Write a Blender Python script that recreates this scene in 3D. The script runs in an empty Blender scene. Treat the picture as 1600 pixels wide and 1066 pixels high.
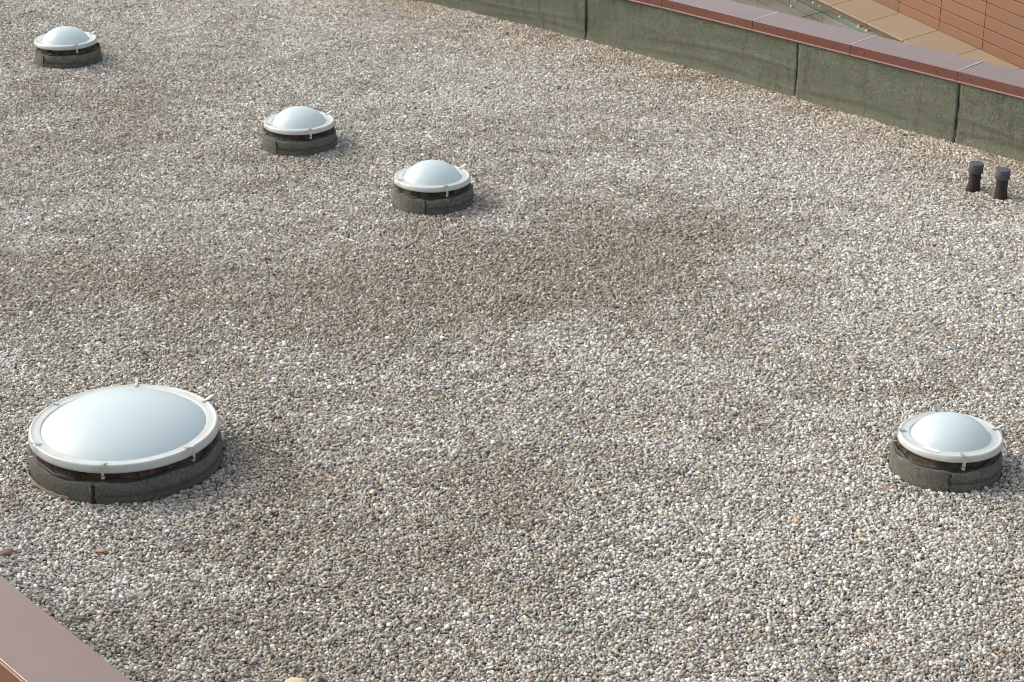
import bpy, bmesh, math, random
import numpy as np
from mathutils import Vector, Matrix, Euler

random.seed(7)
rng = np.random.default_rng(11)
R_ = math.radians
scn = bpy.context.scene
COL = scn.collection

# ------------------------------------------------------------------ camera, sky, sun, exposure
CAM_H, PITCH, FPX = 7.085, R_(23.60), 3165.5
cam = bpy.data.cameras.new('camera')
cam.sensor_width = 36.0
cam.lens = FPX / 1600.0 * 36.0
cam.clip_start, cam.clip_end = 0.1, 3000.0
cam_o = bpy.data.objects.new('camera', cam)
COL.objects.link(cam_o)
cam_o.location = (0, 0, CAM_H)
cam_o.rotation_euler = (math.pi / 2 - PITCH, 0, 0)
scn.camera = cam_o

SUN_EL, SUN_AZ = R_(38), R_(-66)          # azimuth clockwise from +Y: the sun stands ahead, to the left
world = bpy.data.worlds.new('World')
scn.world = world
world.use_nodes = True
wn = world.node_tree
sky = wn.nodes.new('ShaderNodeTexSky')
sky.sky_type = 'NISHITA'
sky.sun_disc = False
sky.sun_elevation = SUN_EL
sky.sun_rotation = SUN_AZ
sky.air_density = 1.0
sky.dust_density = 5.0
sky.ozone_density = 1.0
hz_ = wn.nodes.new('ShaderNodeHueSaturation')         # thin high haze: a paler sky all over
hz_.inputs['Saturation'].default_value = 0.55
wn.links.new(sky.outputs[0], hz_.inputs['Color'])
wn.links.new(hz_.outputs[0], wn.nodes['Background'].inputs[0])
wn.nodes['Background'].inputs[1].default_value = 0.15

sun = bpy.data.lights.new('sun', 'SUN')
sun.energy = 0.5
sun.angle = R_(45)
sun.color = (1.0, 0.95, 0.88)
sun_o = bpy.data.objects.new('sun', sun)
COL.objects.link(sun_o)
sdir = Vector((math.sin(SUN_AZ) * math.cos(SUN_EL), math.cos(SUN_AZ) * math.cos(SUN_EL), math.sin(SUN_EL)))
sun_o.rotation_euler = (-sdir).to_track_quat('-Z', 'Y').to_euler()
sun_o.location = (0, 0, 60)

scn.view_settings.view_transform = 'Standard'
scn.view_settings.look = 'None'
scn.view_settings.exposure = 0.94
scn.view_settings.gamma = 1.0
scn.view_settings.use_curve_mapping = False
scn.cycles.use_denoising = True
scn.cycles.pixel_filter_type = 'BLACKMAN_HARRIS'
scn.cycles.filter_width = 0.95
scn.cycles.max_bounces = 6
scn.cycles.diffuse_bounces = 3
scn.cycles.transparent_max_bounces = 8

# ------------------------------------------------------------------ helpers
def tag(o, label=None, cat=None, group=None, kind=None):
    if label: o['label'] = label
    if cat: o['category'] = cat
    if group: o['group'] = group
    if kind: o['kind'] = kind
    return o

def link(name, me, mat=None, parent=None):
    o = bpy.data.objects.new(name, me)
    COL.objects.link(o)
    if mat: me.materials.append(mat)
    if parent: o.parent = parent
    return o

def build(name, verts, faces, mat=None, parent=None, smooth=False):
    me = bpy.data.meshes.new(name)
    me.from_pydata([tuple(v) for v in verts], [], faces)
    bm = bmesh.new(); bm.from_mesh(me)
    bmesh.ops.recalc_face_normals(bm, faces=bm.faces)
    bm.to_mesh(me); bm.free()
    if smooth: me.shade_smooth()
    return link(name, me, mat, parent)

def bmobj(name, bm, mat=None, parent=None, smooth=False):
    bmesh.ops.recalc_face_normals(bm, faces=bm.faces)
    me = bpy.data.meshes.new(name)
    bm.to_mesh(me); bm.free()
    if smooth: me.shade_smooth()
    return link(name, me, mat, parent)

def box_bm(x0, x1, y0, y1, z0, z1, bev=0.0, seg=2, bm=None):
    bm = bm or bmesh.new()
    r = bmesh.ops.create_cube(bm, size=1.0)
    for v in r['verts']:
        v.co = Vector(((x0 + x1) / 2 + v.co.x * (x1 - x0), (y0 + y1) / 2 + v.co.y * (y1 - y0), (z0 + z1) / 2 + v.co.z * (z1 - z0)))
    if bev:
        es = list({e for v in r['verts'] for e in v.link_edges})
        bmesh.ops.bevel(bm, geom=es, offset=bev, segments=seg, profile=0.5, affect='EDGES')
    return bm

def empty(name, loc, rz=0.0):
    o = bpy.data.objects.new(name, None)
    o.empty_display_size = 0.1
    COL.objects.link(o)
    o.location = loc; o.rotation_euler = (0, 0, rz)
    return o

def vnoise(n, seed, k=3):
    """periodic smooth noise of n samples"""
    g = np.random.default_rng(seed)
    t = np.arange(n) / n * 2 * math.pi
    s = np.zeros(n)
    for f in range(2, 2 + k * 4):
        s += g.normal() / (f ** 0.7) * np.cos(f * t + g.uniform(0, 6.3))
    return s / 2.0

# ------------------------------------------------------------------ materials
class NT:
    def __init__(s, name):
        s.m = bpy.data.materials.new(name); s.m.use_nodes = True
        s.t = s.m.node_tree; s.n = s.t.nodes; s.l = s.t.links
        s.p = s.n['Principled BSDF']; s.out = s.n['Material Output']
        s.tc = s.n.new('ShaderNodeTexCoord')
    def noise(s, scale, detail=4, rough=0.55, coord='Object', sc=None, dist=0.0):
        x = s.n.new('ShaderNodeTexNoise'); x.inputs['Scale'].default_value = scale
        x.inputs['Detail'].default_value = detail; x.inputs['Roughness'].default_value = rough
        x.inputs['Distortion'].default_value = dist
        if not hasattr(s, 'src'):                     # every object gets its own stretch of the texture
            oi = s.n.new('ShaderNodeObjectInfo'); ad = s.n.new('ShaderNodeVectorMath'); ad.operation = 'ADD'
            sc_ = s.n.new('ShaderNodeMath'); sc_.operation = 'MULTIPLY'; sc_.inputs[1].default_value = 61.0
            s.l.new(oi.outputs['Random'], sc_.inputs[0]); s.l.new(sc_.outputs[0], ad.inputs[1]); s.l.new(s.tc.outputs[coord], ad.inputs[0])
            s.src = ad.outputs[0]
        src = s.src
        if sc:
            mp = s.n.new('ShaderNodeMapping'); mp.inputs['Scale'].default_value = sc
            s.l.new(src, mp.inputs[0]); src = mp.outputs[0]
        s.l.new(src, x.inputs['Vector']); return x.outputs[0]
    def ramp(s, f, stops):
        r = s.n.new('ShaderNodeValToRGB'); e = r.color_ramp.elements
        while len(e) < len(stops): e.new(0.5)
        for i, (p, c) in enumerate(stops):
            e[i].position = p; e[i].color = (*c, 1) if len(c) == 3 else c
        s.l.new(f, r.inputs[0]); return r.outputs[0]
    def mix(s, f, a, b, mode='MIX'):
        x = s.n.new('ShaderNodeMix'); x.data_type = 'RGBA'; x.blend_type = mode
        for sock, v in ((x.inputs[0], f), (x.inputs[6], a), (x.inputs[7], b)):
            if isinstance(v, (int, float)): sock.default_value = v
            elif isinstance(v, tuple): sock.default_value = (*v, 1)
            else: s.l.new(v, sock)
        return x.outputs[2]
    def math(s, op, a, b=0.0):
        x = s.n.new('ShaderNodeMath'); x.operation = op
        for sock, v in ((x.inputs[0], a), (x.inputs[1], b)):
            if isinstance(v, (int, float)): sock.default_value = v
            else: s.l.new(v, sock)
        return x.outputs[0]
    def bump(s, h, dist, strength=1.0):
        b = s.n.new('ShaderNodeBump'); b.inputs['Distance'].default_value = dist; b.inputs['Strength'].default_value = strength
        s.l.new(h, b.inputs['Height']); s.l.new(b.outputs[0], s.p.inputs['Normal']); return b
    def set(s, col=None, rough=None, **kw):
        for k, v in (('Base Color', col), ('Roughness', rough), *kw.items()):
            if v is None: continue
            k = k.replace('_', ' ')
            if isinstance(v, (int, float)): s.p.inputs[k].default_value = v
            elif isinstance(v, tuple): s.p.inputs[k].default_value = (*v, 1)
            else: s.l.new(v, s.p.inputs[k])
        return s

def m_pebble():
    t = NT('pebble')
    a = t.n.new('ShaderNodeAttribute'); a.attribute_type = 'INSTANCER'; a.attribute_name = 'col'
    n = t.noise(0.9, 3, 0.6)
    c = t.mix(1.0, a.outputs['Color'], t.ramp(n, [(0.25, (0.78, 0.77, 0.75)), (0.75, (1.12, 1.12, 1.12))]), 'MULTIPLY')
    t.set(c, 0.62, Specular_IOR_Level=0.35)
    return t.m

def m_felt(name, base, wear=(0.30, 0.31, 0.28), stain=(0.035, 0.035, 0.028), coarse=1.0):
    t = NT(name)
    v = t.n.new('ShaderNodeTexVoronoi'); v.inputs['Scale'].default_value = 95 * coarse
    t.l.new(t.tc.outputs['Object'], v.inputs['Vector'])
    g = t.math('MULTIPLY', v.outputs['Color'], 1.0)
    lo = tuple(x * 0.45 for x in base); hi = tuple(min(1, x * 1.75) for x in base)
    c = t.ramp(g, [(0.1, lo), (0.5, base), (0.95, hi)])
    big = t.noise(2.3, 5, 0.6, sc=(1, 1, 2.5))
    c = t.mix(t.ramp(big, [(0.42, (0, 0, 0)), (0.75, (0.55, 0.55, 0.55))]), c, tuple(x * 0.62 for x in base))
    st = t.noise(5.0, 6, 0.65, sc=(2.5, 2.5, 0.35))
    c = t.mix(t.ramp(st, [(0.56, (0, 0, 0)), (0.75, (0.6, 0.6, 0.6))]), c, stain)
    pale = t.noise(3.7, 5, 0.7, dist=0.5)
    c = t.mix(t.ramp(pale, [(0.55, (0, 0, 0)), (0.8, (0.45, 0.45, 0.45))]), c, wear)
    t.set(c, 0.95, Specular_IOR_Level=0.15)
    t.bump(t.math('ADD', v.outputs['Distance'], big), 0.004, 0.8)
    return t.m

def m_coping():
    t = NT('coping_paint')
    n = t.noise(1.6, 6, 0.65)
    f = t.noise(60, 3, 0.7)
    c = t.mix(t.ramp(n, [(0.3, (0, 0, 0)), (0.75, (0.55, 0.55, 0.55))]), (0.130, 0.046, 0.033), (0.148, 0.060, 0.045))
    c = t.mix(t.ramp(f, [(0.45, (0, 0, 0)), (0.8, (0.35, 0.35, 0.35))]), c, (0.165, 0.085, 0.066))
    # level faces paler: settled dust, plus sky reflection put into the colour
    ge = t.n.new('ShaderNodeNewGeometry'); sp = t.n.new('ShaderNodeSeparateXYZ')
    t.l.new(ge.outputs['Normal'], sp.inputs[0])
    up = t.math('MAXIMUM', sp.outputs[2], 0.0)
    up = t.math('POWER', up, 6.0)
    dn = t.ramp(t.noise(2.6, 7, 0.7, dist=0.3), [(0.3, (0.5, 0.5, 0.5)), (0.72, (0.9, 0.9, 0.9))])
    c = t.mix(t.math('MULTIPLY', up, dn), c, (0.140, 0.096, 0.070))
    sc_ = t.noise(9, 8, 0.75, sc=(1, 1, 1))
    c = t.mix(t.ramp(sc_, [(0.68, (0, 0, 0)), (0.80, (0.3, 0.3, 0.3))]), c, (0.10, 0.065, 0.055))
    t.set(c, t.ramp(n, [(0.3, (0.22,) * 3), (0.8, (0.32,) * 3)]), Specular_IOR_Level=0.85)
    t.bump(n, 0.004, 0.12)
    return t.m

def m_dome():
    t = NT('opal_acrylic')
    n = t.noise(3.2, 6, 0.65)
    f = t.noise(34, 4, 0.75)
    c = t.mix(t.ramp(n, [(0.35, (0, 0, 0)), (0.8, (0.35, 0.35, 0.35))]), (0.56, 0.635, 0.645), (0.53, 0.585, 0.58))
    c = t.mix(t.ramp(f, [(0.6, (0, 0, 0)), (0.85, (0.3, 0.3, 0.3))]), c, (0.47, 0.50, 0.48))
    # rain streaks running down from the crown and a grime line at the foot
    sp = t.n.new('ShaderNodeSeparateXYZ'); t.l.new(t.tc.outputs['Object'], sp.inputs[0])
    an = t.math('ARCTAN2', sp.outputs[1], sp.outputs[0])
    rr = t.math('SQRT', t.math('ADD', t.math('MULTIPLY', sp.outputs[0], sp.outputs[0]), t.math('MULTIPLY', sp.outputs[1], sp.outputs[1])))
    cb = t.n.new('ShaderNodeCombineXYZ'); t.l.new(t.math('MULTIPLY', an, 7.0), cb.inputs[0]); t.l.new(t.math('MULTIPLY', rr, 2.2), cb.inputs[1])
    oi = t.n.new('ShaderNodeObjectInfo'); t.l.new(t.math('MULTIPLY', oi.outputs['Random'], 50.0), cb.inputs[2])
    st = t.n.new('ShaderNodeTexNoise'); st.inputs['Scale'].default_value = 1.6; st.inputs['Detail'].default_value = 5; t.l.new(cb.outputs[0], st.inputs['Vector'])
    c = t.mix(t.ramp(st.outputs[0], [(0.52, (0, 0, 0)), (0.75, (0.16, 0.16, 0.16))]), c, (0.50, 0.51, 0.46))
    t.set(c, t.ramp(n, [(0.3, (0.32,) * 3), (0.8, (0.35,) * 3)]), Specular_IOR_Level=0.45)
    tr = t.n.new('ShaderNodeBsdfTranslucent'); tr.inputs[0].default_value = (0.80, 0.87, 0.87, 1)
    mx = t.n.new('ShaderNodeMixShader'); mx.inputs[0].default_value = 0.46
    t.l.new(t.p.outputs[0], mx.inputs[1]); t.l.new(tr.outputs[0], mx.inputs[2]); t.l.new(mx.outputs[0], t.out.inputs[0])
    t.bump(f, 0.0006, 0.3)
    return t.m

def m_rim():
    t = NT('rim_acrylic')
    n = t.noise(5, 6, 0.7)
    c = t.mix(t.ramp(n, [(0.40, (0, 0, 0)), (0.72, (0.75, 0.75, 0.75))]), (0.46, 0.495, 0.475), (0.40, 0.375, 0.30))
    f = t.noise(70, 3, 0.7)
    c = t.mix(t.ramp(f, [(0.62, (0, 0, 0)), (0.8, (0.35, 0.35, 0.35))]), c, (0.36, 0.33, 0.27))
    t.set(c, 0.30, Specular_IOR_Level=0.55)
    t.bump(f, 0.0006, 0.4)
    return t.m

def m_plain(name, col, rough=0.6, var=0.25, scale=12, metallic=0.0, bumpd=0.0, spec=0.4):
    t = NT(name)
    n = t.noise(scale, 6, 0.65)
    lo = tuple(max(0, x * (1 - var)) for x in col); hi = tuple(min(1, x * (1 + var)) for x in col)
    t.set(t.ramp(n, [(0.28, lo), (0.72, hi)]), rough, Metallic=metallic, Specular_IOR_Level=spec)
    if bumpd: t.bump(n, bumpd, 0.7)
    return t.m

def m_neck():
    t = NT('neck_boards')
    n = t.noise(9, 7, 0.7, sc=(1, 1, 0.5), dist=0.6)
    c = t.ramp(n, [(0.36, (0.010, 0.009, 0.008)), (0.48, (0.03, 0.021, 0.015)), (0.58, (0.075, 0.050, 0.032)), (0.75, (0.14, 0.108, 0.08))])
    t.set(c, 0.8, Specular_IOR_Level=0.25); t.bump(n, 0.01, 0.8)
    return t.m

def m_pipe():
    t = NT('tarred_pipe')
    n = t.noise(14, 6, 0.7, sc=(1, 1, 0.5))
    c = t.ramp(n, [(0.35, (0.012, 0.011, 0.010)), (0.6, (0.04, 0.03, 0.02)), (0.8, (0.09, 0.062, 0.035))])
    t.set(c, 0.7, Specular_IOR_Level=0.3); t.bump(n, 0.008, 0.7)
    return t.m

def m_clad(name, a, b):
    t = NT(name)
    n = t.noise(0.7, 4, 0.6)
    f = t.noise(14, 5, 0.7, sc=(0.3, 0.3, 3))
    oi = t.n.new('ShaderNodeObjectInfo')
    c = t.mix(t.ramp(n, [(0.3, (0, 0, 0)), (0.7, (1, 1, 1))]), a, b)
    c = t.mix(t.ramp(f, [(0.4, (0, 0, 0)), (0.8, (0.3, 0.3, 0.3))]), c, tuple(x * 0.8 for x in a))
    k = t.ramp(oi.outputs['Random'], [(0.0, (0.93, 0.93, 0.93)), (1.0, (1.06, 1.05, 1.04))])
    t.set(t.mix(1.0, c, k, 'MULTIPLY'), 0.55, Specular_IOR_Level=0.4)
    return t.m

def m_glass():
    t = NT('green_glass')
    gl = t.n.new('ShaderNodeBsdfGlossy'); gl.inputs['Roughness'].default_value = 0.04
    gl.inputs[0].default_value = (0.9, 0.95, 0.92, 1)
    tr = t.n.new('ShaderNodeBsdfTransparent'); tr.inputs[0].default_value = (0.62, 0.76, 0.68, 1)
    df = t.n.new('ShaderNodeBsdfDiffuse'); df.inputs[0].default_value = (0.33, 0.40, 0.33, 1)
    fr = t.n.new('ShaderNodeFresnel'); fr.inputs[0].default_value = 1.5
    n = t.noise(0.6, 2, 0.5)
    dm = t.n.new('ShaderNodeMixShader')
    t.l.new(t.ramp(n, [(0.35, (0.22,) * 3), (0.65, (0.50,) * 3)]), dm.inputs[0])
    t.l.new(tr.outputs[0], dm.inputs[1]); t.l.new(df.outputs[0], dm.inputs[2])
    mx = t.n.new('ShaderNodeMixShader')
    t.l.new(fr.outputs[0], mx.inputs[0]); t.l.new(dm.outputs[0], mx.inputs[1]); t.l.new(gl.outputs[0], mx.inputs[2])
    t.l.new(mx.outputs[0], t.out.inputs[0])
    return t.m

def m_bed():
    t = NT('gravel_bed')
    v = t.n.new('ShaderNodeTexVoronoi'); v.inputs['Scale'].default_value = 38
    t.l.new(t.tc.outputs['Object'], v.inputs['Vector'])
    c = t.ramp(v.outputs['Color'], [(0.1, (0.05, 0.045, 0.038)), (0.6, (0.085, 0.078, 0.066)), (0.95, (0.16, 0.15, 0.135))])
    c = t.mix(t.ramp(v.outputs['Distance'], [(0.25, (0, 0, 0)), (0.55, (1, 1, 1))]), c, (0.03, 0.027, 0.021))
    t.set(c, 0.9, Specular_IOR_Level=0.2)
    t.bump(t.math('SUBTRACT', 1.0, v.outputs['Distance']), 0.02, 1.0)
    return t.m

M = {
    'pebble': m_pebble(),
    'felt': m_felt('mineral_felt', (0.130, 0.136, 0.098), wear=(0.21, 0.22, 0.18), coarse=1.5),
    'curb_felt': m_felt('curb_felt', (0.122, 0.122, 0.098), wear=(0.24, 0.245, 0.22), coarse=1.6),
    'coping': m_coping(),
    'drip': m_plain('drip_edge', (0.27, 0.165, 0.13), 0.45, 0.15, 8),
    'sealant': m_plain('joint_sealant', (0.30, 0.30, 0.30), 0.5, 0.15, 20),
    'dome': m_dome(), 'rim': m_rim(),
    'steel': m_plain('galvanised_clip', (0.50, 0.51, 0.50), 0.38, 0.2, 40, 0.8),
    'neck': m_neck(), 'tar': m_plain('tar', (0.016, 0.015, 0.013), 0.6, 0.4, 20, bumpd=0.01),
    'liner': m_plain('shaft_liner', (0.55, 0.55, 0.53), 0.8, 0.05),
    'inner': m_plain('bounce_disc', (0.82, 0.84, 0.83), 0.6, 0.03),  # for the disc added inside each skylight as a light reflector
    'strip': m_plain('base_strip', (0.30, 0.235, 0.175), 0.6, 0.2),
    'sticker': m_plain('paper_sticker', (0.78, 0.78, 0.75), 0.6, 0.04),
    'pipe': m_pipe(), 'cap': m_plain('pipe_cap_plastic', (0.055, 0.060, 0.066), 0.55, 0.22, 25),
    'clad': m_clad('terracotta', (0.172, 0.078, 0.035), (0.182, 0.086, 0.044)),
    'clad_gap': m_plain('cladding_gap', (0.05, 0.03, 0.02), 0.9, 0.2),
    'slab': m_clad('ledge_stone', (0.250, 0.190, 0.120), (0.265, 0.206, 0.137)),
    'glass': m_glass(), 'bed': m_bed(),
    'dark_metal': m_plain('canopy_steel', (0.06, 0.05, 0.042), 0.5, 0.3),
    'ledge_base': m_plain('ledge_base', (0.085, 0.055, 0.03), 0.7, 0.3),
    'pad': m_plain('fitting_pad', (0.36, 0.31, 0.23), 0.4, 0.15, 30, 0.3),
    'floor': m_plain('courtyard_paving', (0.27, 0.33, 0.27), 0.8, 0.12, 0.5),
    'pale': m_plain('pale_gleam', (0.75, 0.78, 0.68), 0.6, 0.08),  # pale colour imitating light under the canopy
    'beam': m_plain('canopy_beam', (0.09, 0.17, 0.17), 0.5, 0.2, 3),
    'ground': m_plain('ground', (0.16, 0.155, 0.13), 0.9, 0.3, 0.2),
    'leaf': m_plain('dry_leaf', (0.30, 0.195, 0.12), 0.7, 0.35, 30),
    'leaf_dark': m_plain('old_leaf', (0.13, 0.085, 0.07), 0.75, 0.35, 30),
    'twig': m_plain('twig_bark', (0.22, 0.19, 0.16), 0.85, 0.3, 40),
    'sandstone': m_plain('sandstone', (0.55, 0.41, 0.29), 0.8, 0.14, 18, bumpd=0.006),
}

# ------------------------------------------------------------------ frame of the roof
AZ = R_(-47.2)                                     # run of the far parapet in plan
DV = Vector((math.cos(AZ), math.sin(AZ), 0)); NV = Vector((-math.sin(AZ), math.cos(AZ), 0))
FAR = 18.55                                        # distance of the far felt face along NV
AZ2 = R_(-49.2)
DV2 = Vector((math.cos(AZ2), math.sin(AZ2), 0)); NV2 = Vector((-math.sin(AZ2), math.cos(AZ2), 0))
NEAR = Vector((-2.63, 10.205, 0)).dot(NV2)         # inner edge of the near coping

def rp(s, n, z=0.0, near=False):
    d, m = (DV2, NV2) if near else (DV, NV)
    return d * s + m * n + Vector((0, 0, z))

# ground far below, roof deck
build('ground', [(-900, -900, -14), (900, -900, -14), (900, 900, -14), (-900, 900, -14)], [(0, 1, 2, 3)], M['ground'])
tag(bpy.data.objects['ground'], kind='structure')
a, b = rp(-32, NEAR - 0.3, 0, True), rp(10, NEAR - 0.3, 0, True)
c, d = rp(8, FAR + 0.3), rp(-36, FAR + 0.3)
top = [(*p.xy, -0.050) for p in (a, b, c, d)]
bot = [(*p.xy, -0.55) for p in (a, b, c, d)]
deck = build('roof', top + bot, [(0, 1, 2, 3), (7, 6, 5, 4), (0, 4, 5, 1), (1, 5, 6, 2), (2, 6, 7, 3), (3, 7, 4, 0)], M['bed'])
tag(deck, kind='structure')

# ------------------------------------------------------------------ parapets
def felt_sheet(parent, L, zb, zt, seed, wrinkle=0.009, thick=0.012):
    """one sheet of mineral felt: local x along the wall 0..L, front face at y=0"""
    nx, nz = max(8, int(L / 0.05)), 32
    g = np.random.default_rng(seed)
    ph = g.uniform(0, 6.3, 8)
    vs, fs = [], []
    for j in range(nz + 1):
        tz = j / nz; z = zb + (zt - zb) * tz
        for i in range(nx + 1):
            x = L * i / nx
            w = wrinkle * (0.5 * math.sin(1.7 * x + ph[0] + 3 * tz) + 0.35 * math.sin(4.1 * x + ph[1] - 2 * tz)
                           + 0.9 * math.exp(-((tz - 0.42 - 0.10 * math.sin(1.1 * x + ph[2])) / 0.03) ** 2) * (0.6 + math.sin(0.9 * x + ph[3]))
                           + 0.9 * math.exp(-((tz - 0.22 - 0.05 * math.sin(2.3 * x + ph[4])) / 0.04) ** 2))
            w += 0.03 * max(0, 0.16 - tz) / 0.16          # the foot kicks out over a fillet
            edge = 0.004 * math.sin(23 * z + ph[5]) if i in (0, nx) else 0.0
            vs.append((x + edge, -w, z))
    n = nx + 1
    for j in range(nz):
        for i in range(nx):
            k = j * n + i; fs.append((k, k + 1, k + n + 1, k + n))
    o = build('felt_sheet', vs, fs, M['felt'], parent, True)
    sm = o.modifiers.new('thickness', 'SOLIDIFY'); sm.thickness = thick; sm.offset = 1 if False else -1
    return o

def coping_profile(W, fh, side):
    """section (y, z) of a folded metal cap, y=0 inner edge"""
    return [(0.003, 0.0), (0.0, 0.002), (0.0, fh - 0.006), (0.0018, fh - 0.0018), (0.006, fh), (W / 2, fh + 0.012), (W - 0.006, fh + 0.022), (W - 0.0018, fh + 0.0205), (W, fh + 0.016), (W, 0.02),
            (W - 0.004, 0.02), (W - 0.004, fh + 0.012), (W / 2, fh + 0.006), (0.006, fh - 0.005), (0.004, 0.0)]

def coping_panel(parent, x0, x1, W, fh, seed):
    prof = coping_profile(W, fh, 1)
    g = np.random.default_rng(seed)
    nx = 10; vs, fs = [], []
    k1, k2 = g.uniform(-0.0015, 0.0015, 2)
    for i in range(nx + 1):
        t = i / nx; x = x0 + (x1 - x0) * t
        for (y, z) in prof:
            vs.append((x, y + k1 * math.sin(5 * t), z + (k2 + 0.002 * math.sin(3.1 * t + seed)) * min(1, y / W)))
    n = len(prof)
    for i in range(nx):
        for j in range(n):
            fs.append((i * n + j, (i + 1) * n + j, (i + 1) * n + (j + 1) % n, i * n + (j + 1) % n))
    fs.append(tuple(range(n))[::-1]); fs.append(tuple(nx * n + j for j in range(n)))
    return build('coping_panel', vs, fs, M['coping'], parent)

def screw_mesh():
    bm = bmesh.new()
    bmesh.ops.create_cone(bm, cap_ends=True, segments=8, radius1=0.009, radius2=0.006, depth=0.006)
    bmesh.ops.rotate(bm, verts=bm.verts, cent=(0, 0, 0), matrix=Matrix.Rotation(math.pi / 2, 3, 'X'))
    me = bpy.data.meshes.new('screw'); bm.to_mesh(me); bm.free(); me.materials.append(M['tar']); return me
SCREW = screw_mesh()

# far parapet: local x runs along DV, local +y away from the camera
root = empty('parapet_wall', rp(0, FAR), AZ)
tag(root, 'long green-grey felt parapet with red-brown metal coping along the far roof edge', 'parapet')
S0, S1 = -27.0, 3.5
SREF = Vector((5.628, 21.2055, 0)).dot(DV)         # along-wall coordinate where the base leaves the frame
def bend(x):
    return 0.0142 * max(0.0, -x - 16.6) ** 2           # the wall runs in a slow curve toward its far end
vs, fs = [], []
for i in range(31):
    x = S0 + (S1 - S0) * i / 30
    vs += [(x, 0.03, -3.0), (x, 0.42, -3.0), (x, 0.42, 0.75), (x, 0.03, 0.75)]
for i in range(30):
    for q in range(4): fs.append((i * 4 + q, i * 4 + 4 + q, i * 4 + 4 + (q + 1) % 4, i * 4 + (q + 1) % 4))
fs += [(0, 1, 2, 3), (123, 122, 121, 120)]
build('wall_core', vs, fs, M['clad_gap'], root)
seams = [S0] + [SREF - x for x in (20.8, 17.3, 13.9, 10.35, 6.79, 3.25, 0.92)] + [S1]
for i in range(len(seams) - 1):
    x0, x1 = seams[i] + 0.004, seams[i + 1] - 0.004
    o = felt_sheet(root, x1 - x0, -0.055, 0.735, 40 + i)
    o.location = (x0, 0.0, 0)
for i, x in enumerate(seams[1:-1]):                # open laps filled with tar
    g = np.random.default_rng(200 + i)
    zs = np.linspace(0.06 if i % 2 else 0.12, 0.73, 15)
    vs, fs = [], []
    for z in zs:
        w = 0.0036 + 0.0024 * g.normal(); w = min(max(w, 0.0012), 0.008); dx = 0.004 * g.normal() - 0.012 * (0.7 - z)
        vs += [(x + dx - w, -0.012, z), (x + dx, -0.022, z), (x + dx + w, -0.012, z)]
    for j in range(len(zs) - 1):
        for q in range(2): k = j * 3 + q; fs.append((k, k + 1, k + 4, k + 3))
    o = build('tar_seam', vs, fs, M['tar'], root, True)
    o.modifiers.new('t', 'SOLIDIFY').thickness = 0.004
CW, CF, CZ = 0.475, 0.118, 0.685
jx = [SREF - 0.955 + 1.505 * k for k in range(-17, 3)]
for i in range(len(jx) - 1):
    cp = coping_panel(root, jx[i] + 0.003, jx[i + 1] - 0.003, CW, CF, i)
    cp.location = (0, -0.03, CZ)
    de = bmobj('drip_edge', box_bm(jx[i] + 0.003, jx[i + 1] - 0.003, -0.012, 0.004, -0.008, 0.008, 0.003), M['drip'], cp)
    for x in (jx[i] + 0.20, jx[i + 1] - 0.245):
        s = link('screw', SCREW, None, cp); s.location = (x + random.uniform(-.03, .03), -0.002, 0.055)
for x in jx[1:-1]:
    vs = []
    for y, z in ((0.0, CF + 0.0015), (CW * 0.5, CF + 0.0135), (CW, CF + 0.0235)):
        vs += [(x - 0.011, y - 0.03, CZ + z), (x + 0.011, y - 0.03, CZ + z)]
    o = build('joint_strip', vs, [(0, 1, 3, 2), (2, 3, 5, 4)], M['sealant'], root)
    m_ = o.modifiers.new('t', 'SOLIDIFY'); m_.thickness = 0.003; m_.offset = 0

def bend_tree(o, x, y):
    x += o.location.x
    if o.data == SCREW: o.location.y -= bend(x)
    else:
        for v in o.data.vertices: v.co.y -= bend(x + v.co.x)
    for ch in o.children: bend_tree(ch, x, y)
for ch in root.children: bend_tree(ch, 0.0, 0.0)

# near parapet: local +y points to the roof, so the inner edge is at y = +W
root2 = empty('parapet_wall', rp(0, NEAR - 0.44, 0, True), AZ2)
tag(root2, 'pinkish-brown metal coping over orange cladding at the near lower left corner', 'parapet')
bmobj('wall_core', box_bm(-26, 10, 0.06, 0.40, -6.0, 0.76), M['clad_gap'], root2)
QX = Vector((-2.63, 10.205, 0)).dot(DV2)
for i in range(-6, 5):
    x0 = QX - 1.9 + 3.0 * i
    cp = coping_panel(root2, x0 + 0.003, x0 + 2.997, 0.44, 0.022, 60 + i)
    cp.location = (0, 0, 0.768)
    fs_ = felt_sheet(root2, 2.99, -0.055, 0.74, 90 + i); fs_.location = (x0 + 2.99, 0.415, 0); fs_.rotation_euler = (0, 0, math.pi)
    bmobj('drip_edge', box_bm(x0 + 0.003, x0 + 2.997, -0.008, 0.003, -0.004, 0.010, 0.003), M['drip'], cp)
pl = bmesh.new(); box_bm(0, 1.494, 0.012, 0.055, 0, 0.294, 0.004, 1, pl)
PLANK2 = bpy.data.meshes.new('cladding_plank'); pl.to_mesh(PLANK2); pl.free(); PLANK2.materials.append(M['clad'])
for r in range(9):
    for i in range(-4, 4):
        o = link('cladding_plank', PLANK2, None, root2); o.location = (QX - 1.9 + 1.5 * i, 0, 0.466 - 0.30 * r)

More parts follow.
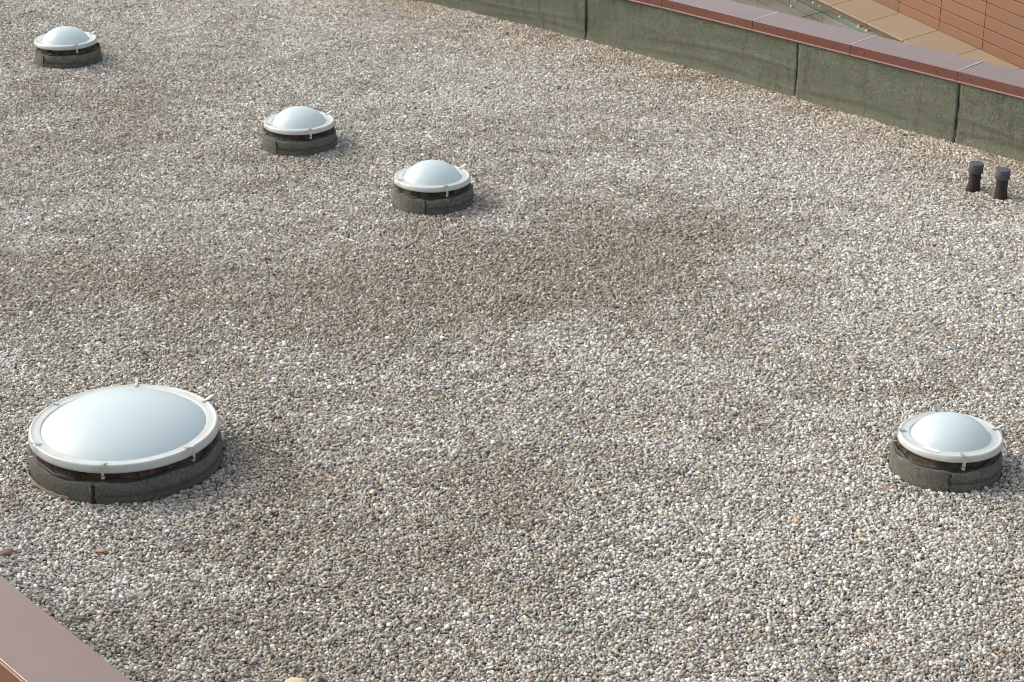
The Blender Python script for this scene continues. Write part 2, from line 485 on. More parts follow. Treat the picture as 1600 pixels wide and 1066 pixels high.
# ------------------------------------------------------------------ the building beyond: cladding, ledge, glass canopy
WAZ = R_(-69.5)
WD = Vector((math.cos(WAZ), math.sin(WAZ), 0)); WN = Vector((-math.sin(WAZ), math.cos(WAZ), 0))
W0 = Vector((7.367, 28.28, -1.0)) - WN * 0.02
fac = empty('clad_facade', W0, WAZ)
tag(fac, 'terracotta plank-clad wall rising in the upper right corner', 'wall')
bmobj('backing_wall', box_bm(-9.0, 3.2, 0.05, 0.6, -3.0, 3.0), M['clad_gap'], fac)
def plank_mesh(L, h):
    bm = box_bm(0, L, 0.0, 0.045, 0, h, 0.004, 1)
    me = bpy.data.meshes.new('cladding_plank'); bm.to_mesh(me); bm.free(); me.materials.append(M['clad']); return me
PLA, PLB = plank_mesh(1.196, 0.148), plank_mesh(1.196, 0.180)
z = 0.004
for r in range(15):
    me = PLA if r == 0 else PLB
    for i in range(-7, 4):
        o = link('cladding_plank', me, None, fac)
        o.location = (-1.066 + 1.205 * i, random.uniform(-.0015, .0015), z)
    z += 0.158 if r == 0 else 0.190
# ledge of stone slabs: joints run square to the roof edge, so the slabs are skewed
led = empty('stone_ledge', (4.99, 32.32, -1.0), 0)
tag(led, 'beige stone slab ledge at the foot of the terracotta wall', 'ledge')
oL = Vector((4.99, 32.32, 0)); oD = Vector((6.045 - 4.99, 29.46 - 32.32, 0)).normalized()
wL = Vector((7.367, 28.28, 0)); JD = Vector((math.cos(R_(43.2)), math.sin(R_(43.2)), 0))
def isect(p, dp, q, dq):
    den = dp.x * dq.y - dp.y * dq.x
    t = ((q.x - p.x) * dq.y - (q.y - p.y) * dq.x) / den
    return p + dp * t
jt0 = (Vector((5.513, 30.90, 0)) - oL).dot(oD)
jts = [jt0 + 1.135 * k for k in range(-6, 5)]
for i in range(len(jts) - 1):
    ps = []
    for t in (jts[i] + 0.005, jts[i + 1] - 0.005):
        p = oL + oD * t
        ps.append((p, isect(p, JD, wL, WD)))
    q = [ps[0][0], ps[1][0], ps[1][1], ps[0][1]]
    bm = bmesh.new()
    vb = [bm.verts.new((*(p - oL).xy, -0.024)) for p in q]; vt = [bm.verts.new((*(p - oL).xy, 0.0)) for p in q]
    bm.faces.new(vb[::-1]); bm.faces.new(vt)
    for k in range(4): bm.faces.new((vb[k], vb[(k + 1) % 4], vt[(k + 1) % 4], vt[k]))
    bmesh.ops.bevel(bm, geom=list(bm.edges), offset=0.004, segments=2, profile=0.5, affect='EDGES')
    bmobj('ledge_slab', bm, M['slab'], led)
oN = Vector((-oD.y, oD.x, 0))
bm = bmesh.new()
e0, e1 = oD * (jts[0]) + oN * 0.02, oD * (jts[-1]) + oN * 0.02
vs = [e0, e1, e1 + oN * 0.5, e0 + oN * 0.5]
f_ = [bm.verts.new((*v.xy, -3.0)) for v in vs] + [bm.verts.new((*v.xy, -0.027)) for v in vs]
for q in ((0, 1, 2, 3), (7, 6, 5, 4), (0, 4, 5, 1), (1, 5, 6, 2), (2, 6, 7, 3), (3, 7, 4, 0)): bm.faces.new([f_[k] for k in q])
bmobj('ledge_base', bm, M['ledge_base'], led)
# glass canopy
GZ = -1.11
can = empty('glass_canopy', (4.5, 30.0, GZ), 0)
tag(can, 'greenish glass canopy roof with round fittings beside the stone ledge', 'canopy')
gj = (Vector((4.18, 31.60, 0)) - Vector((0, 0, 0)))
gts = [(gj - oL).dot(oD) + 2.0 * k - 0.12 for k in range(-3, 4)]
GD = Vector((math.cos(R_(41)), math.sin(R_(41)), 0))
base_n = FAR + 0.47
for i in range(len(gts) - 1):
    ps = []
    for t in (gts[i] + 0.012, gts[i + 1] - 0.012):
        p = oL + oD * t + oN * 0.02
        p = isect(p, GD, oL + oN * 0.03, oD)
        far_p = p - GD * max(0.4, min(7.0, (p.dot(NV) - base_n) / max(0.2, GD.dot(NV)) - 0.25))
        ps.append((p, far_p))
    q = [ps[0][0], ps[1][0], ps[1][1], ps[0][1]]
    bm = bmesh.new()
    O = Vector((4.5, 30.0, 0))
    vb = [bm.verts.new((*(p - O).xy, -0.018)) for p in q]; vt = [bm.verts.new((*(p - O).xy, 0.0)) for p in q]
    bm.faces.new(vb[::-1]); bm.faces.new(vt)
    for k in range(4): bm.faces.new((vb[k], vb[(k + 1) % 4], vt[(k + 1) % 4], vt[k]))
    bmobj('glass_pane', bm, M['glass'], can)
bm = bmesh.new()
bmesh.ops.create_cone(bm, cap_ends=True, segments=14, radius1=0.036, radius2=0.030, depth=0.016)
bmesh.ops.translate(bm, verts=bm.verts, vec=(0, 0, 0.008))
bmesh.ops.create_cone(bm, cap_ends=True, segments=8, radius1=0.016, radius2=0.013, depth=0.012, matrix=Matrix.Translation((0, 0, 0.021)))
FIT = bpy.data.meshes.new('glass_fitting'); bm.to_mesh(FIT); bm.free(); FIT.materials.append(M['pad'])
CPOS = Vector((0, 0, CAM_H))
def world_at(u, v, z):
    """plan position of a measured point of the photograph on the level z"""
    a_, b_ = (u - 800) / FPX, (v - 533) / FPX
    D = Vector((a_, math.cos(PITCH) - b_ * math.sin(PITCH), -math.sin(PITCH) - b_ * math.cos(PITCH)))
    return CPOS + D * ((z - CAM_H) / D.z)
for (u, v) in ((1237.5, 7.5), (1272, 1.5), (1282.5, 6.5), (1314, 23.3), (1343, 38.5), (1355.5, 45.2), (1394, 62.5), (1406, 69)):
    p = world_at(u, v, GZ + 0.03)
    o = link('glass_fitting', FIT, None, can); o.location = (p.x - 4.5, p.y - 30.0, 0.001)
# steel under the glass and the court below
for k, off in enumerate((0.35, 2.4, 4.4)):
    bm = bmesh.new()
    p0, p1 = oL + oD * (gts[0]) - oN * off - Vector((4.5, 30, 0)), oL + oD * (gts[-1]) - oN * off - Vector((4.5, 30, 0))
    vs = [p0, p1, p1 - oN * (0.32 if k == 0 else 0.1), p0 - oN * (0.32 if k == 0 else 0.1)]
    f_ = [bm.verts.new((*v.xy, -0.35)) for v in vs] + [bm.verts.new((*v.xy, -0.08)) for v in vs]
    for q in ((0, 1, 2, 3), (7, 6, 5, 4), (0, 4, 5, 1), (1, 5, 6, 2), (2, 6, 7, 3), (3, 7, 4, 0)): bm.faces.new([f_[k2] for k2 in q])
    bmobj('canopy_beam', bm, M['beam'], can)
cf = [(-12, 24, -2.2), (14, 24, -2.2), (14, 48, -2.2), (-12, 48, -2.2)]
tag(build('courtyard_floor', cf, [(0, 1, 2, 3)], M['floor']), kind='structure')
hp = world_at(1284.5, 27, -2.12)
gleam = bmobj('floor_gleam', box_bm(-0.16, 0.16, -0.22, 0.22, 0, 0.08, 0.02), M['pale'])  # pale box standing in for a gleam of light below the glass
gleam.location = (hp.x, hp.y, -2.196); gleam.rotation_euler = (0, 0, AZ)
tag(gleam, 'small pale hatch seen through the green glass', 'gleam')

# ------------------------------------------------------------------ skylights
def revolve(prof, n, fr=None, fz=None):
    vs, fs = [], []
    for k in range(n):
        a_ = 2 * math.pi * k / n
        for j, (r, z_) in enumerate(prof):
            rr = r + (fr(k, j) if fr else 0); zz = z_ + (fz(k, j) if fz else 0)
            vs.append((rr * math.cos(a_), rr * math.sin(a_), zz))
    m = len(prof)
    for k in range(n):
        for j in range(m - 1):
            a0, a1 = k * m + j, ((k + 1) % n) * m + j
            fs.append((a0, a1, a1 + 1, a0 + 1))
    return vs, fs

def make_clip(parent, R, zr, ang, w=0.023, drop=0.088):
    path = [(R - 0.062, zr + 0.005), (R - 0.03, zr + 0.006), (R - 0.018, zr + 0.010), (R + 0.026, zr + 0.028), (R + 0.040, zr + 0.031), (R + 0.045, zr + 0.026),
            (R + 0.044, zr - drop * 0.6), (R + 0.041, zr - drop), (R - 0.024, zr - drop - 0.006)]
    vs, fs = [], []
    for r, z_ in path:
        vs += [(r, -w / 2, z_), (r, w / 2, z_)]
    for i in range(len(path) - 1): fs.append((2 * i, 2 * i + 1, 2 * i + 3, 2 * i + 2))
    o = build('clip', vs, fs, M['steel'], parent)
    o.rotation_euler = (0, 0, ang)
    m_ = o.modifiers.new('t', 'SOLIDIFY'); m_.thickness = 0.003; m_.offset = 0
    sc = link('screw', SCREW, None, o); sc.location = (R + 0.047, 0, zr - drop * 0.72); sc.rotation_euler = (0, 0, math.pi / 2); sc.scale = (0.7,) * 3
    return o

def skylight(x, y, R, h, Rc, dome_h, clips, seam_deg, label, seed, curb_dx=0.0, lip=0.055, tilt=0.0):
    root = empty('dome_skylight', (x, y, 0))
    tag(root, label, 'skylight', 'round domed skylights on the gravel roof')
    ring = 0.105
    zr = h + lip
    Rd = R - ring
    N = 96
    big = R > 0.6
    # curb of felt wrapped round, torn at the top
    n1, n2 = vnoise(N, seed, 4), vnoise(N, seed + 1, 4)
    ct = h - (0.072 if not big else 0.080)
    prof = [(Rc - 0.004, -0.06), (Rc - 0.005, 0.02), (Rc - 0.008, ct * 0.5), (Rc - 0.011, ct - 0.012), (Rc - 0.017, ct), (Rc - 0.030, ct + 0.004), (Rc - 0.032, ct - 0.02)]
    vs, fs = revolve(prof, N, lambda k, j: 0.006 * n1[k] * (1 if j > 1 else 0.6), lambda k, j: (0.016 * n2[k] if j >= 3 else 0.006 * n2[k] * (j == 2)))
    cb = build('curb', vs, fs, M['curb_felt'], root, True); cb.location = (curb_dx, 0, 0)
    # overlapping second sheet on part of the curb
    k0 = int((seam_deg % 360) / 360 * N); span = N // 3
    vs, fs = [], []
    for q in range(span + 1):
        k = (k0 + q) % N; a_ = 2 * math.pi * k / N
        for j, (r, z_) in enumerate(prof[1:6]):
            rr = r + 0.005 + 0.006 * n1[k]; zz = z_ + (0.016 * n2[k] - 0.006 + 0.004 * math.sin(q * 1.9) if j >= 2 else 0)
            vs.append((rr * math.cos(a_), rr * math.sin(a_), zz))
    for q in range(span):
        for j in range(4):
            s_ = q * 5 + j; fs.append((s_, s_ + 5, s_ + 6, s_ + 1))
    lp = build('felt_lap', vs, fs, M['curb_felt'], cb, True); lp.modifiers.new('t', 'SOLIDIFY').thickness = 0.006
    # tar seam
    g = np.random.default_rng(seed + 5); vs, fs = [], []
    zs = np.linspace(-0.03, ct - 0.004, 9); sw = 0.014 if big else 0.007
    for z_ in zs:
        w = sw * (1 + 0.35 * g.normal()) * (1.3 if z_ > ct * 0.7 else 1); da = 0.006 * g.normal()
        for q in (-1, 0, 1):
            a_ = R_(seam_deg) + da / Rc + q * w / Rc; r = Rc + 0.008 + (0.004 if q == 0 else -0.004)
            vs.append((r * math.cos(a_), r * math.sin(a_), z_))
    for j in range(len(zs) - 1):
        for q in range(2): k = j * 3 + q; fs.append((k, k + 1, k + 4, k + 3))
    sm = build('tar_seam', vs, fs, M['tar'], cb, True); sm.modifiers.new('t', 'SOLIDIFY').thickness = 0.006
    # neck between curb and rim: weathered, tar-stained upstand
    n3 = vnoise(N, seed + 2, 5)
    vs, fs = revolve([(Rc - 0.034, ct - 0.03), (Rc - 0.038, ct + 0.01), (R - 0.022, h - 0.012), (R - 0.02, h + 0.006), (R - 0.06, h + 0.012)], N,
                     lambda k, j: 0.006 * n3[k] * (j in (0, 1)))
    vs = [(v[0] + (curb_dx if i % 5 < 2 else 0), v[1], v[2]) for i, v in enumerate(vs)]
    build('neck', vs, fs, M['neck'], root, True)
    vs, fs = revolve([(Rc - 0.026, ct - 0.02), (Rc - 0.022, ct + 0.004), (Rc - 0.034, ct + 0.012), (Rc - 0.044, ct + 0.016), (Rc - 0.05, ct - 0.01)], N,
                     lambda k, j: 0.007 * n3[(k * 2) % N] * (j > 0), lambda k, j: 0.016 * n2[k] + (0.016 * n3[(k * 3) % N] + 0.006) * (j in (2, 3)))
    build('tar_bead', vs, fs, M['tar'], root, True).location = (curb_dx, 0, 0)
    # light shaft
    vs, fs = revolve([(Rd - 0.02, h + 0.02), (Rd - 0.03, -0.04)], 48)
    o = build('shaft_liner', vs, fs, M['liner'], root, True)
    # white disc added under the dome to bounce light back into it
    vs, fs = revolve([(Rd + 0.004, zr - 0.024), (Rd * 0.5, zr - 0.022), (0.001, zr - 0.020)], 48)
    build('bounce_disc', vs, fs, M['inner'], root, True)
    # rim
    p = [(R - 0.006, h), (R, h + 0.003), (R - 0.001, h + lip * 0.30), (R - 0.004, h + lip * 0.62), (R - 0.008, h + lip * 0.84), (R - 0.013, h + lip * 0.96), (R - 0.020, zr),
         (R - 0.027, zr - 0.0004), (R - 0.032, zr - 0.003), (R - 0.038, zr - 0.005), (R - 0.060, zr - 0.005), (R - 0.085, zr - 0.0055), (Rd + 0.014, zr - 0.006), (Rd + 0.007, zr - 0.012), (Rd + 0.004, zr - 0.02), (R - 0.05, h + 0.012), (R - 0.012, h + 0.004)]
    vs, fs = revolve(p + [p[0]], 128)
    rim = build('rim', vs, fs, M['rim'], root, True)
    # dome: flattened cap that stands on the ring with a tight fillet
    m = 28; prof = [(Rd + 0.009, zr - 0.016), (Rd + 0.003, zr - 0.010)]
    for i in range(m + 1):
        t = i / m
        r = Rd * (1 - t)
        u = r / Rd
        z_ = zr - 0.008 + (dome_h + 0.005) * (1 - u ** 2.2) ** (0.88 if big else 0.80)
        prof.append((max(r, 0.0005), z_))
    vs, fs = revolve(prof, 128)
    dome = build('dome', vs, fs, M['dome'], root, True)
    for a_ in clips: make_clip(root, R, zr, R_(a_))
    if tilt: rim.rotation_euler = dome.rotation_euler = (0, tilt, 0)
    return root, rim

SK = [  # x, y, R, lip height, curb radius, dome height, clip angles, seam, label
    (-2.984, 14.022, 0.7246, 0.2060, 0.742, 0.165, (92, 150, 35, 212, 268, 322), 261, 'largest domed skylight, with six steel clips, at the left near the coping', 0.0, 0.066),
    (-2.392, 21.866, 0.400, 0.1905, 0.4265, 0.150, (118, 38, 205, 292), 240, 'small white domed skylight left of the middle one in the rear row of three', -0.01, 0.052),
    (-0.827, 19.960, 0.400, 0.1905, 0.4265, 0.150, (118, 38, 205, 292), 262, 'small white domed skylight nearest the picture centre, rightmost of the rear three', 0.0, 0.052),
    (-5.725, 25.352, 0.400, 0.1905, 0.4265, 0.150, (122, 38, 205, 300), 236, 'farthest small white domed skylight in the upper left corner', 0.018, 0.052),
    (3.351, 13.899, 0.400, 0.1905, 0.4265, 0.140, (92, 172, 12, 272), 263, 'small domed skylight with a white sticker on its rim, at the right', -0.022, 0.052),
]
for i, (x, y, R, h, Rc, dh, cl, sd, lab, cdx, lip) in enumerate(SK):
    root, rim = skylight(x, y, R, h, Rc, dh, cl, sd, lab, 300 + 17 * i, cdx, lip)
    if i == 4:                                      # paper sticker on the ring
        bm = bmesh.new()
        vs = []
        for q in range(7):
            a_ = R_(223 + 3.6 * q)
            for r in (R - 0.088, R - 0.046):
                vs.append((r * math.cos(a_), r * math.sin(a_), h + lip - 0.003 + (0.001 if r > R - 0.05 else 0.0)))
        fs = [(2 * q, 2 * q + 1, 2 * q + 3, 2 * q + 2) for q in range(6)]
        o = build('sticker', vs, fs, M['sticker'], rim)
        m_ = o.modifiers.new('t', 'SOLIDIFY'); m_.thickness = 0.001; m_.offset = 0
    if i == 0:                                      # strip of metal showing at the foot on the left
        vs, fs = [], []
        for q in range(17):
            a_ = R_(196 + 3.1 * q)
            for z_ in (-0.03, -0.001 - 0.004 * (q % 3)):
                r = Rc + 0.018
                vs.append((r * math.cos(a_), r * math.sin(a_), z_))
        fs = [(2 * q, 2 * q + 2, 2 * q + 3, 2 * q + 1) for q in range(16)]
        o = build('base_strip', vs, fs, M['strip'], root)
        m_ = o.modifiers.new('t', 'SOLIDIFY'); m_.thickness = 0.004; m_.offset = 0

# ------------------------------------------------------------------ vent pipes
def vent(x, y, lean, hs, label, seed):
    root = empty('vent_pipe', (x, y, 0)); root.rotation_euler = (0, lean, 0)
    tag(root, label, 'vent pipe', 'pair of capped vent pipes by the far parapet')
    n = vnoise(32, seed, 3)
    vs, fs = revolve([(0.071, -0.06), (0.068, 0.01), (0.0625, 0.05), (0.061, hs), (0.061, hs + 0.03)], 32, lambda k, j: 0.004 * n[k] * (j < 3))
    build('stem', vs, fs, M['pipe'], root, True)
    vs, fs = revolve([(0.062, hs + 0.004), (0.0755, hs), (0.0765, hs + 0.003), (0.0765, hs + 0.098), (0.0745, hs + 0.101), (0.060, hs + 0.1015), (0.0005, hs + 0.102)], 40)
    c_ = build('cap', vs, fs, M['cap'], root, False)
    bm = bmesh.new(); bm.from_mesh(c_.data)
    bm.to_mesh(c_.data); bm.free(); c_.data.shade_smooth()
    md = c_.modifiers.new('n', 'EDGE_SPLIT'); md.split_angle = R_(50)
p = world_at(1521.5, 291.5, 0.0); vent(p.x, p.y, R_(1.6), 0.158, 'dark capped vent pipe, left one of the pair by the far parapet', 71)
p = world_at(1564.0, 303.5, 0.0); vent(p.x, p.y, R_(-0.4), 0.172, 'dark capped vent pipe, right one of the pair by the far parapet', 74)
PIPES = [world_at(1521.5, 291.5, 0.0), world_at(1564.0, 303.5, 0.0)]

# ------------------------------------------------------------------ gravel
def smooth_field(P, scale, seed):
    """value noise on the plan"""
    g = np.random.default_rng(seed); G = g.random((128, 128))
    q = P / scale + 500.0
    i = np.floor(q).astype(int); f = q - i; f = f * f * (3 - 2 * f)
    x0, y0 = i[:, 0] % 128, i[:, 1] % 128; x1, y1 = (x0 + 1) % 128, (y0 + 1) % 128
    return (G[x0, y0] * (1 - f[:, 0]) + G[x1, y0] * f[:, 0]) * (1 - f[:, 1]) + (G[x0, y1] * (1 - f[:, 0]) + G[x1, y1] * f[:, 0]) * f[:, 1]

nv, nv2, dv = np.array(NV.xy), np.array(NV2.xy), np.array(DV.xy)
def inside(P):
    x, y = P[:, 0], P[:, 1]
    dep = y * math.cos(PITCH) + CAM_H * math.sin(PITCH)
    u = x / dep * FPX
    marg = 1.25 / dep * FPX
    k = (np.abs(u) < 800 + marg)
    v = (-(y * math.sin(PITCH)) + CAM_H * math.cos(PITCH)) / dep * FPX
    k &= (v < 533 + 1.0 / dep * FPX) & (v > -533 - 0.20 / dep * FPX)
    k &= (P @ nv < FAR - 0.005 - 0.0142 * np.maximum(0.0, -(P @ dv) - 16.6) ** 2) & (P @ nv2 > NEAR - 0.02)
    for (sx, sy, R, h, Rc, dh, cl, sd, lab, cdx, lip) in SK:
        k &= (x - sx - cdx) ** 2 + (y - sy) ** 2 > (Rc + 0.004) ** 2
    for q in PIPES:
        k &= (x - q.x) ** 2 + (y - q.y) ** 2 > 0.082 ** 2
    return k

CELL = 0.0042
X0, X1, Y0, Y1 = -9.4, 9.4, 6.6, 30.8
HW, HH = int((X1 - X0) / CELL), int((Y1 - Y0) / CELL)
hm = np.full((HW, HH), -0.042, np.float32)

def lattice(sp):
    nx, ny = int((X1 - X0) / sp), int((Y1 - Y0) / (sp * 0.866))
    gx, gy = np.meshgrid(np.arange(nx), np.arange(ny), indexing='ij')
    P = np.stack([X0 + (gx + 0.5 * (gy % 2)) * sp, Y0 + gy * sp * 0.866], -1).reshape(-1, 2)
    P = P + rng.uniform(-0.36, 0.36, P.shape) * sp
    return P[inside(P)]

def cells(P):
    return np.clip(((P[:, 0] - X0) / CELL).astype(int), 4, HW - 5), np.clip(((P[:, 1] - Y0) / CELL).astype(int), 4, HH - 5)

layers = []
for li, (sp, dmean) in enumerate(((0.0218, 0.0190), (0.0224, 0.0188))):
    P = lattice(sp)
    if li:                                           # settle into the lowest nearby pit
        best = P.copy(); ix, iy = cells(P); bz = hm[ix, iy].copy()
        for ox, oy in ((1, 0), (-1, 0), (0, 1), (0, -1), (.7, .7), (-.7, .7), (.7, -.7), (-.7, -.7)):
            Q = P + np.array([ox, oy]) * 0.010
            ix, iy = cells(Q); z_ = hm[ix, iy]; k = (z_ < bz) & inside(Q)
            bz[k] = z_[k]; best[k] = Q[k]
        P = best
    if li: P = P[rng.random(len(P)) < 0.72]
    n = len(P)
    d_ = dmean * np.exp(rng.normal(0, 0.25, n)); d_ = np.clip(d_, 0.009, 0.040)
    big_ = rng.random(n) < 0.006; d_[big_] *= 1.35
    sx = d_ * rng.uniform(1.0, 1.34, n); sy = d_ * rng.uniform(0.84, 1.06, n); sz = d_ * rng.uniform(0.64, 0.95, n)
    ix, iy = cells(P)
    hz = hm[ix, iy].astype(float)
    for ox, oy in ((2, 0), (-2, 0), (0, 2), (0, -2)): hz += hm[np.clip(ix + ox, 0, HW - 1), np.clip(iy + oy, 0, HH - 1)]
    hz /= 5
    swell = 0.010 * (smooth_field(P, 0.9, 5) - 0.5) + 0.008 * (smooth_field(P, 0.35, 6) - 0.5)
    if li == 0: hz = hz + swell + rng.uniform(-0.004, 0.006, n)
    zc = hz + sz * (0.42 if li else 0.40)
    # stamp
    rad = d_ * 0.52
    for ox in range(-4, 5):
        for oy in range(-4, 5):
            rr = (ox * ox + oy * oy) * CELL * CELL
            k = rr < rad * rad
            if not k.any(): continue
            tz = zc[k] + 0.5 * sz[k] * np.sqrt(1 - rr / (rad[k] ** 2))
            np.maximum.at(hm, (ix[k] + ox, iy[k] + oy), tz.astype(np.float32))
    tilt = 0.30 if li == 0 else 0.42
    rot = np.stack([rng.normal(0, tilt, n), rng.normal(0, tilt, n), rng.uniform(0, 6.283, n)], -1)
    layers.append((P, zc, np.stack([sx, sy, sz], -1), rot))
P = np.concatenate([l[0] for l in layers]); Z = np.concatenate([l[1] for l in layers])
S = np.concatenate([l[2] for l in layers]); RT = np.concatenate([l[3] for l in layers])
n = len(P)
# the bed lies a little higher against the far parapet, and is heaped toward its far end
wd = FAR - 0.0142 * np.maximum(0.0, -(P @ dv) - 16.6) ** 2 - P @ nv
Z += 0.05 * np.exp(-np.clip(wd, 0, None) / 0.16) * np.clip(0.25 + (-(P @ dv) - 12.0) / 9.0, 0.1, 1.3)
Z -= 0.012
# colour of every stone: kinds of rock, then dirt lying in patches
pal = np.array([(.50, .485, .455), (.40, .385, .36), (.31, .30, .28), (.60, .59, .565), (.46, .42, .365), (.36, .315, .26), (.24, .225, .20),
                (.70, .69, .67), (.44, .35, .28), (.46, .27, .13), (.34, .37, .37), (.20, .15, .11), (.50, .42, .25), (.36, .22, .17)])
wts = np.array([20, 20, 13, 12, 12, 8, 6, 5, 4, .4, 2.0, 2, .8, .4]); wts = wts / wts.sum()
kind = rng.choice(len(pal), n, p=wts)
C = pal[kind] * np.array([.985, 1.0, .97]) * np.exp(rng.normal(0.02, 0.28, (n, 1))) * (1 + rng.normal(0, 0.02, (n, 3)))
PS = P * np.array([0.6, 1.0])
dirt = 0.5 * (smooth_field(PS, 1.6, 21) - 0.5) + 0.38 * (smooth_field(PS, 0.55, 22) - 0.5) + 0.60 * (smooth_field(PS, 0.20, 23) - 0.5) + 0.5 * (smooth_field(P, 0.075, 24) - 0.5) + rng.normal(0, 0.16, n)
patch = np.clip(0.25 + 0.9 * smooth_field(PS, 0.45, 31) + 0.6 * smooth_field(PS, 0.16, 32), 0, 1.7)
def spot(u, v, ru, rv, amp, rz=0.0):
    """a stain of its own shape: centre given by its measured place, radii in metres across and along"""
    global dirt
    q = world_at(u, v, 0.0); X = P[:, 0] - q.x; Y = P[:, 1] - q.y
    c_, s_ = math.cos(rz), math.sin(rz); X, Y = X * c_ + Y * s_, -X * s_ + Y * c_
    dirt = dirt + amp * (patch if amp > 0 else 1.0) * np.exp(-((X / ru) ** 2 + (Y / rv) ** 2))
for a_ in ((860, 400, 1.5, 1.6, .62), (560, 420, 1.3, 1.3, .42), (1060, 400, 0.8, 1.2, .30), (620, 500, 1.1, 0.9, .35), (250, 430, 1.2, 1.0, .16), (40, 420, 1.0, 1.1, .22),
           (400, 720, 0.55, 0.9, .58), (500, 820, 0.9, 0.7, .52), (760, 700, .8, .8, .22), (650, 850, 1.0, 0.7, .28), (110, 140, 1.2, 1.3, .45), (20, 30, .9, 1.2, .25), (1080, 110, 1.2, .7, .28), (1300, 640, .8, .6, .15),
           (1420, 400, 1.6, 2.2, -.45), (700, 150, 1.9, 1.8, -.22), (200, 290, 1.2, 1.2, -.2), (1230, 900, 1.3, 1.0, -.25), (90, 880, 0.8, .5, -.35), (1000, 760, 1.0, .8, -.05), (1250, 260, 1.4, 1.4, -.2)):
    spot(*a_)
f = 1 / (1 + np.exp(-(dirt - 0.10) * 4.8))
C = C * (1 - f[:, None] * np.array([.39, .44, .51]))
# warmer tint toward the far parapet
wf = np.exp(-np.clip(wd, 0, None) / 0.9)[:, None] * 0.55
C = C * (1 - wf) + wf * C * np.array([1.16, 1.0, 0.84])
C = np.clip(C, 0.02, 0.85)

me = bpy.data.meshes.new('gravel')
me.vertices.add(n)
me.vertices.foreach_set('co', np.column_stack([P, Z]).astype(np.float32).ravel())
def attr(nm, ty, dat, key):
    at = me.attributes.new(nm, ty, 'POINT'); at.data.foreach_set(key, np.ascontiguousarray(dat).ravel())
attr('col', 'FLOAT_COLOR', np.column_stack([C, np.ones(n)]).astype(np.float32), 'color')
attr('rot', 'FLOAT_VECTOR', RT.astype(np.float32), 'vector')
attr('scl', 'FLOAT_VECTOR', S.astype(np.float32), 'vector')
attr('vid', 'INT', rng.integers(0, 12, n).astype(np.int32), 'value')
grav = link('gravel', me, M['pebble'])
tag(grav, 'loose rounded grey and beige pebbles covering the roof', 'gravel', kind='stuff')

pcol = bpy.data.collections.new('pebble_shapes')
from mathutils import noise as mnoise
for i in range(12):
    bm = bmesh.new(); bmesh.ops.create_icosphere(bm, subdivisions=2, radius=0.5)
    off = Vector((i * 7.3, i * 3.1, i * 1.7))
    for v in bm.verts:
        k = 1 + 0.30 * mnoise.noise(v.co * 1.9 + off) + 0.14 * mnoise.noise(v.co * 4.2 + off)
        v.co *= k
    pm = bpy.data.meshes.new('pebble'); bm.to_mesh(pm); bm.free(); pm.shade_smooth(); pm.materials.append(M['pebble'])
    pcol.objects.link(bpy.data.objects.new('pebble_%02d' % i, pm))

ng = bpy.data.node_groups.new('scatter', 'GeometryNodeTree')
ng.interface.new_socket('Geometry', in_out='INPUT', socket_type='NodeSocketGeometry')
ng.interface.new_socket('Geometry', in_out='OUTPUT', socket_type='NodeSocketGeometry')
N_ = ng.nodes; L_ = ng.links
gi, go = N_.new('NodeGroupInput'), N_.new('NodeGroupOutput')
ci = N_.new('GeometryNodeCollectionInfo'); ci.inputs['Collection'].default_value = pcol
ci.inputs['Separate Children'].default_value = True; ci.inputs['Reset Children'].default_value = True
def na(nm, ty):
    x = N_.new('GeometryNodeInputNamedAttribute'); x.data_type = ty; x.inputs['Name'].default_value = nm; return x.outputs[0]
ip = N_.new('GeometryNodeInstanceOnPoints'); ip.inputs['Pick Instance'].default_value = True
e2r = N_.new('FunctionNodeEulerToRotation')
L_.new(na('rot', 'FLOAT_VECTOR'), e2r.inputs[0]); L_.new(e2r.outputs[0], ip.inputs['Rotation'])
L_.new(na('scl', 'FLOAT_VECTOR'), ip.inputs['Scale']); L_.new(na('vid', 'INT'), ip.inputs['Instance Index'])
L_.new(gi.outputs[0], ip.inputs['Points']); L_.new(ci.outputs[0], ip.inputs['Instance']); L_.new(ip.outputs[0], go.inputs[0])
grav.modifiers.new('scatter', 'NODES').node_group = ng
print('PEBBLES', n, 'top', np.percentile(hm[hm > -0.04], (5, 50, 95)))

# ------------------------------------------------------------------ litter on the gravel
def height_at(x, y):
    ix, iy = int((x - X0) / CELL), int((y - Y0) / CELL)
    return float(np.percentile(hm[ix - 5:ix + 6, iy - 5:iy + 6], 75)) - 0.012

def leaf(u, v, L, W, ang, mat, label, seed):
    p = world_at(u, v, 0.0); g = np.random.default_rng(seed)
    vs, fs = [], []
    nl = 8
    for i in range(nl + 1):
        t = i / nl; w = W * math.sin(math.pi * min(1, t * 0.97 + 0.02)) ** 0.8 * (1 + 0.12 * g.normal())
        zc_ = 0.010 * math.sin(math.pi * t)
        vs += [(L * (t - .5), -w / 2, zc_ + 0.008), (L * (t - .5), 0, zc_), (L * (t - .5), w / 2, zc_ + 0.010 * g.random())]
    for i in range(nl):
        for q in range(2): k = i * 3 + q; fs.append((k, k + 3, k + 4, k + 1))
    o = build('fallen_leaf', vs, fs, mat, None, True)
    m_ = o.modifiers.new('t', 'SOLIDIFY'); m_.thickness = 0.0012; m_.offset = 0
    o.location = (p.x, p.y, height_at(p.x, p.y) + 0.006); o.rotation_euler = (R_(g.uniform(2, 14)), R_(g.uniform(-10, 10)), R_(ang))
    tag(o, label, 'leaf', 'dry leaves on the gravel')
leaf(157, 855.5, 0.100, 0.060, -12, M['leaf'], 'light brown dry leaf on the gravel below the largest skylight', 1)
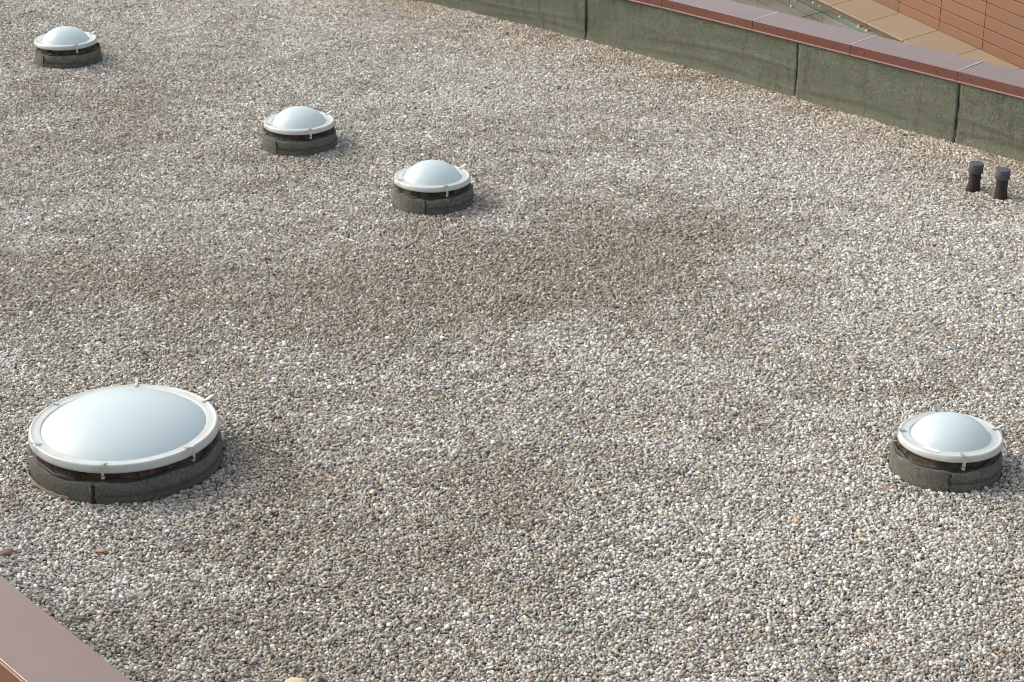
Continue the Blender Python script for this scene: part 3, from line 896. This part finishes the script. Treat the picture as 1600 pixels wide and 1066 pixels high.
leaf(150, 887.5, 0.085, 0.035, 5, M['leaf'], 'narrow tan dry leaf just under the light brown leaf, below the largest skylight', 2)
leaf(9, 859, 0.12, 0.07, 25, M['leaf_dark'], 'dark purplish-brown dead leaf at the left picture edge above the near coping', 3)
leaf(126, 963, 0.085, 0.045, 0, M['leaf_dark'], 'dark brown dead leaf close to the edge of the near coping', 4)

def twig(u0, v0, u1, v1, r, label, seed):
    a_, b_ = world_at(u0, v0, 0.0), world_at(u1, v1, 0.0); g = np.random.default_rng(seed)
    vs, fs = [], []
    d_ = (b_ - a_); L = d_.length; d_.normalize(); s_ = Vector((-d_.y, d_.x, 0))
    zz = max(height_at(a_.x, a_.y), height_at(b_.x, b_.y)) + 0.004
    for i in range(7):
        t = i / 6; c_ = Vector((L * (t - .5), 0.006 * g.normal(), 0.004 * g.normal())); rr = r * (1 - 0.5 * t)
        for q in range(6):
            an = q * math.pi / 3
            vs.append((c_.x, c_.y + rr * math.cos(an), c_.z + rr * math.sin(an)))
    for i in range(6):
        for q in range(6): fs.append((i * 6 + q, i * 6 + (q + 1) % 6, (i + 1) * 6 + (q + 1) % 6, (i + 1) * 6 + q))
    fs.append(tuple(range(6))); fs.append(tuple(36 + q for q in range(6)))
    o = build('twig', vs, fs, M['twig'], None, True)
    m_ = (a_ + b_) / 2; o.location = (m_.x, m_.y, zz); o.rotation_euler = (0, 0, math.atan2(d_.y, d_.x))
    tag(o, label, 'twig', 'twigs on the gravel')
twig(86, 947, 112, 934, 0.005, 'short grey twig on the gravel beside the near coping', 1)
twig(355, 1040, 390, 1065, 0.0035, 'thin pale stalk on the gravel at the bottom edge right of the near coping', 2)

# flat sandstone piece at the bottom edge
p = world_at(459, 1064, 0.0)
bm = bmesh.new(); bmesh.ops.create_icosphere(bm, subdivisions=3, radius=1.0)
for v in bm.verts:
    k = 1 + 0.22 * mnoise.noise(v.co * 1.6 + Vector((3, 1, 8))) + 0.05 * mnoise.noise(v.co * 6)
    v.co = Vector((v.co.x * 0.088 * k, v.co.y * 0.062 * k, v.co.z * 0.026 * k))
st = bmobj('flat_stone', bm, M['sandstone'], None, True)
st.location = (p.x, p.y, height_at(p.x, p.y) + 0.008); st.rotation_euler = (R_(6), R_(-4), R_(20))
tag(st, 'flat pinkish sandstone piece lying on the gravel at the bottom picture edge', 'stone')
